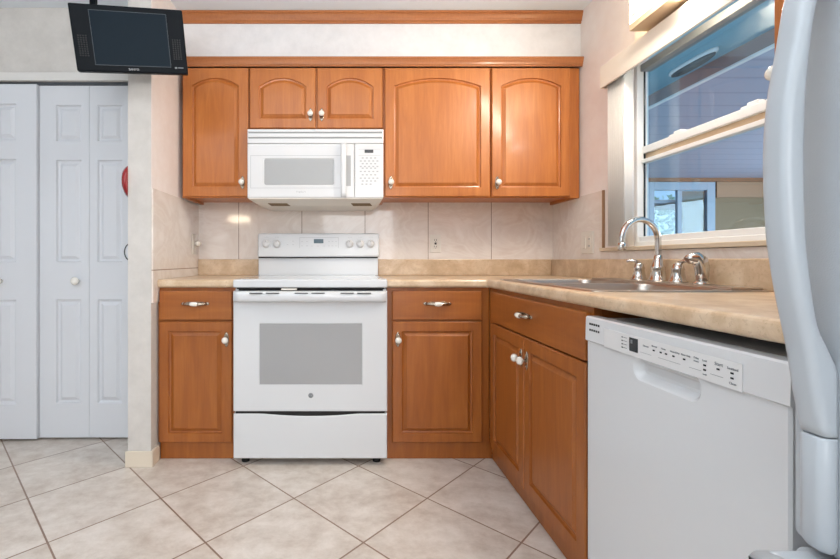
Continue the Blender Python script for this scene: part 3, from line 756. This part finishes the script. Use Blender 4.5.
for k in range(4): fbox(b, df, ua-.030, ua-.026, .817-k*.0085, .820-k*.0085, .0022, .003); fbox(b, df, ua-.024, ua-.010, .8178-k*.0085, .8192-k*.0085, .0022, .0028, 0, 1)
obj('indicator_light', b, ['dark', 'print'], kp)
for px, v in ((654.5, .806), (661.5, .806), (666.8, .806), (674.3, .806), (685, .806), (705.5, .806), (719, .806), (733, .806), (705.5, .797), (733, .797)):
    u, _ = dp(px, 350); b = BM(); fbox(b, df, u-.0032, u+.0032, v, v+.0035, .0022, .0034, .0004); obj('button', b, 'dark', kp)
b = BM()
for s, px, v, sz in (('Selector', 646.5, .812, .006), ('Normal', 655, .817, .0055), ('Heavy', 664, .817, .0055), ('Heated Dry', 675.5, .8165, .0055), ('Rinse Only', 686.5, .8165, .0055),
                     ('Delay', 697, .8175, .0055), ('Lock', 705.5, .8165, .0055), ('Start', 719.5, .817, .0095), ('Sanitized', 733.5, .8155, .0065), ('Clean', 733.5, .789, .0065), ('Hours', 697, .811, .005), ('hold', 705.5, .790, .005)):
    u, _ = dp(px, 350); textmesh(b, s, df, u, v, .0026, sz)
for ua_, ub_ in ((641, 652), (659, 681), (690, 702), (711, 724)): u0, _ = dp(ua_, 350); u1, _ = dp(ub_, 350); fbox(b, df, u0, u1, .7945, .7952, .0022, .0028)
obj('key_lettering', b, 'print', kp)

# ================================================================== REFRIGERATOR
rf = thing('refrigerator', (1.0, .18, 0), 'white bottom-freezer refrigerator with a pebbled door at the right edge, nearest the camera', 'refrigerator')
FX = .64; FY0, FY1 = -.25, .634
b = BM(); box(b, .705, 1.335, FY0, FY1-.004, .03, 1.77, .006); box(b, .74, 1.33, FY0+.02, FY1-.02, 0, .03, 0, 1); obj('body', b, ['fridge', 'black'], rf)
b = BM(); box(b, FX, .700, FY0, FY1, .6185, 1.765, .013, 0, 4); fd = obj('fridge_door', b, 'fridge', rf)
b = BM(); box(b, FX, .700, FY0, FY1, .05, .606, .013, 0, 4); fz = obj('freezer_drawer', b, 'fridge', rf)
# bowed upper handle on a long smooth trim
prof = [(1.405, .598, .633), (1.354, .585, .6155), (1.30, .576, .606), (1.22, .5625, .5985), (1.137, .5585, .5965), (1.05, .562, .5985), (1.01, .567, .602), (.968, .574, .6075), (.925, .583, .615), (.892, .590, .630), (.86, .595, .643), (.83, .600, .643), (.782, .610, .643)]
b = BM(); loops = []
import itertools
def smooth_prof(pr, k=4):
    out = []
    for i in range(len(pr)-1):
        p0, p1, p2, p3 = pr[max(0, i-1)], pr[i], pr[i+1], pr[min(len(pr)-1, i+2)]
        for s in range(k):
            t = s/k; out.append(tuple(.5*((2*b_)+(-a_+c_)*t+(2*a_-5*b_+4*c_-d_)*t*t+(-a_+3*b_-3*c_+d_)*t**3) for a_, b_, c_, d_ in zip(p0, p1, p2, p3)))
    return out+[pr[-1]]
for z, xa, xb in smooth_prof([(1.50, .607, .641), (1.44, .600, .641), (1.42, .598, .638)]+prof):
    loops.append([Vector((p[0], p[1], z)) for p in rrect(xa+.010, min(xb+.001, .642), .569, .606, min(.010, (xb-xa)/2.2), 4)])
loft(b, loops); obj('handle', b, 'fridge_smooth', fd)
def trimstrip(z0, z1):
    b = BM(); lps = []
    for z, e in ((z0, .010), (z0+.004, .004), (z0+.012, 0), (z1-.003, 0), (z1, .002)):
        lps.append([Vector((p[0], p[1], z)) for p in rrect(.617+e, .643, .569+e*.5, .604-e*.5, .011, 4)])
    loft(b, lps); return b
obj('handle_trim', trimstrip(.627, .780), 'fridge_smooth', fd); obj('handle_trim', trimstrip(1.503, 1.75), 'fridge_smooth', fd)
b = BM(); loops = []
for i in range(21):
    y = .612-(.612-(FY0+.03))*i/20; q = abs(i/10-1)
    xa = .554+.006*max(0, q-.85)/.15; zz = .008*max(0, q-.93)/.07
    loops.append([Vector((p[0], y, p[1])) for p in rrect(xa, xa+.040, .582+zz, .6175-zz, .012, 4)])
loft(b, loops)
for yy in (.585, FY0+.06): box(b, .580, FX+.001, yy-.022, yy+.026, .574, .613, .008, 0, 3)
obj('handle', b, 'fridge_smooth', fz)

# ================================================================== TELEVISION on a ceiling bracket
tv = thing('television', (-.956, 1.965, 1.993), 'small black flat television with side speakers, hung from the ceiling and tilted down', 'television')
def Rm(y, t, r): return Matrix.Rotation(y, 3, 'Z') @ Matrix.Rotation(t, 3, 'X') @ Matrix.Rotation(r, 3, 'Y')
tv.rotation_euler = Rm(.306, .191, -.09).to_euler('XYZ')
W2, H2 = .23, .137
lf = frame((0, 0, 0), X, Z)       # local: front faces -y
b = BM(); fbox(b, lf, -W2, W2, -H2, H2, -.040, 0, .006, 0, 3); obj('casing', b, 'tv', tv, local=True)
b = BM()
sx0, sx1, sz0, sz1 = -.152, .157, -.108, .112
fbox(b, lf, sx0, sx1, sz0, sz1, 0, .0012); scr = obj('screen', b, 'tv_screen', tv, local=True)
b = BM()
for q in ((sx0-.002, sx0, sz0, sz1), (sx1, sx1+.002, sz0, sz1), (sx0-.002, sx1+.002, sz1, sz1+.002), (sx0-.002, sx1+.002, sz0-.002, sz0)): fbox(b, lf, *q, 0, .0022)
obj('screen_frame', b, 'tv_bezel', tv, local=True)
for s in (-1, 1):
    b = BM()
    for i in range(4):
        for j in range(10): fbox(b, lf, s*.192+(i-1.5)*.010-.003, s*.192+(i-1.5)*.010+.003, -.075+j*.009, -.070+j*.009, 0, .0015)
    obj('speaker_grille', b, 'black', tv, local=True)
b = BM(); textmesh(b, 'SANYO', lf, 0, -.1245, .001, .013); obj('brand_lettering', b, 'print_light', tv, local=True)
b = BM(); fbox(b, lf, .175, .185, -.115, -.108, 0, .0015); fbox(b, lf, .189, .212, -.113, -.109, 0, .0012); obj('badge', b, 'print', tv, local=True)
# bracket: post from ceiling, arm reaching the back of the set
br = thing('television_bracket', (-1.165, 2.06, CZ), 'black ceiling bracket post holding up the small television', 'bracket')
b = BM(); box(b, -1.215, -1.135, 2.02, 2.10, CZ-.012, CZ-.0005, .002); obj('ceiling_plate', b, 'tv', br)
b = BM(); box(b, -1.188, -1.162, 2.047, 2.073, 2.03, CZ-.011, .003); obj('post', b, 'tv', br)
b = BM(); tube(b, [(-1.175, 2.06, 2.04), (-1.08, 2.06, 2.01), (-.985, 2.035, 1.99)], .012); box(b, -1.02, -.955, 2.015, 2.038, 1.955, 2.025, .003)
obj('arm', b, 'tv', br)

# ================================================================== LIGHT OVER THE WINDOW, VALANCE, BLINDS
lf_ = thing('wall_light', (1.30, 1.65, 1.985), 'glowing fluorescent light with a pale wood rail on the wall above the window', 'lamp')
b = BM(); box(b, 1.325, XR-.001, 1.36, 2.02, 1.99, 2.20, .003); obj('back_plate', b, 'valance', lf_)
b = BM(); box(b, 1.225, 1.324, 1.37, 1.91, 2.018, 2.19, .015, 0, 3); obj('diffuser', b, 'diffuser', lf_)
b = BM(); box(b, 1.215, 1.324, 1.35, 1.885, 1.988, 2.017, .002); box(b, 1.222, 1.226, 1.35, 1.885, 2.05, 2.056); obj('wood_rail', b, 'pickled', lf_)
vl = thing('window_valance', (1.30, 1.65, 1.865), 'cream valance board across the top of the window', 'valance')
b = BM(); box(b, 1.272, 1.284, 1.05, 2.20, 1.865, 1.972, .002); box(b, 1.284, XR-.001, 2.189, 2.20, 1.865, 1.972, .001); box(b, 1.284, XR-.001, 1.05, 2.189, 1.962, 1.972)
obj('board', b, 'valance', vl)
b = BM(); box(b, 1.30, 1.335, 1.06, 2.18, 1.935, 1.961, .002); obj('track', b, 'vent_shade_grey', vl)
vb_ = thing('vertical_blind', (1.31, 2.12, 1.09), 'stack of cream vertical blind vanes drawn to the left side of the window', 'blind')
for k in range(9):
    y = 2.166-k*.0155; b = BM()
    loft(b, [[Vector((1.290+.046*s, y+.003*math.sin(PI*s)-o, z)) for s in [i/6 for i in range(7)]]+[Vector((1.290+.046*s, y+.003*math.sin(PI*s)-o-.0012, z)) for s in [1-i/6 for i in range(7)]] for z, o in ((1.082, 0), (1.934, 0))], 0, True)
    obj('vane', b, 'vane', vb_)

# ================================================================== OUTLETS AND SWITCHES
def plate(fr, w_, h, label, kind, cat):
    t = thing(kind, fr(0, 0, 0), label, cat); b = BM(); fbox(b, fr, -w_/2, w_/2, -h/2, h/2, 0, .006, .0025); obj('cover_plate', b, 'offwhite', t); return t
p = P(435.3, 243.6, YB-.008); fr = frame((p.x, YB-.0085, p.z), X, Z)
t = plate(fr, .070, .115, 'single wall outlet on the back tile wall right of the stove', 'wall_outlet', 'outlet')
for s in (-1, 1):
    b = BM(); fbox(b, fr, -.016, .016, s*.021-.014, s*.021+.014, .005, .0085, .004, 0)
    for u in (-.006, .006): fbox(b, fr, u-.0015, u+.0015, s*.021-.003, s*.021+.007, .008, .009, 0, 1)
    fbox(b, fr, -.002, .002, s*.021-.010, s*.021-.006, .008, .009, 0, 1); obj('socket', b, ['offwhite', 'black'], t)
b = BM(); fbox(b, fr, -.006, .006, -.006, .006, .0055, .009, .001, 1); obj('test_button', b, ['offwhite', 'black'], t)
yy = (XR-.008)*F/(588-345); fr = frame((XR-.0085, yy, P(588, 242.5, yy).z), -Y, Z)
t = plate(fr, .116, .122, 'double wall plate with rocker switch and outlet on the right tile wall beside the window', 'switch_plate', 'switch')
b = BM(); fbox(b, fr, -.040, -.008, -.034, .034, .005, .0095, .002); fbox(b, fr, -.038, -.010, -.001, .001, .009, .0105); obj('rocker_switch', b, 'offwhite', t)
b = BM(); fbox(b, fr, .010, .042, -.034, .034, .005, .0085, .002)
for v in (-.020, .018):
    fbox(b, fr, .019, .022, v-.004, v+.005, .008, .0095, 0, 1); fbox(b, fr, .030, .033, v-.004, v+.005, .008, .0095, 0, 1)
obj('socket', b, ['offwhite', 'print'], t)
yy = -(XL+.008)*F/(345-193.5); fr = frame((XL+.0085, yy, P(193, 244.5, yy).z), Y, Z)
t = plate(fr, .070, .122, 'wall outlet on the left tile wall above the short counter', 'wall_outlet', 'outlet')
b = BM(); fbox(b, fr, -.016, .016, -.035, .035, .005, .0085, .003); obj('socket', b, 'offwhite', t)
t = thing('plug_in_night_light', fr(0, 0, .009), 'small white round night light plugged into the outlet on the left tile wall', 'night light')
b = BM(); lathe(b, fr(0, .004, .009), X, [(.010, 0), (.010, .008)], 0, 14); obj('plug', b, 'offwhite', t)
b = BM(); lathe(b, fr(0, .004, .009), X, [(.013, .0085), (.018, .014), (.019, .022), (.014, .031), (.004, .034)], 0, 16); obj('bulb_cover', b, 'ceramic', t)

# ================================================================== THINGS ON THE WALL END
b = BM(); zc = P(126, 181.5, 2.2).z
lathe(b, (XL-.1135, 2.225, zc), -X, [(.088, 0), (.088, .008), (.080, .024), (.060, .031), (.030, .034), (.004, .035)], 0, 32)
o = obj('red_dome', b, 'red', origin=(XL-.1135, 2.225, zc)); tag(o, 'round domed red object mounted on the far side of the wall end beside the closet', 'wall decoration')
b = BM(); zc = P(126, 252, 2.2).z; pts = [(XL-.1145, 2.20, zc+.045)]+[(XL-.114-.036*math.sin(a), 2.20, zc+.045*math.cos(a)) for a in [PI*i/12 for i in range(1, 12)]]+[(XL-.1145, 2.20, zc-.045)]
tube(b, pts, .003, 0, 8); o = obj('curved_wire_handle', b, 'dark', origin=(XL-.114, 2.20, zc)); tag(o, 'thin dark curved handle on the wall end below the red dome', 'handle')
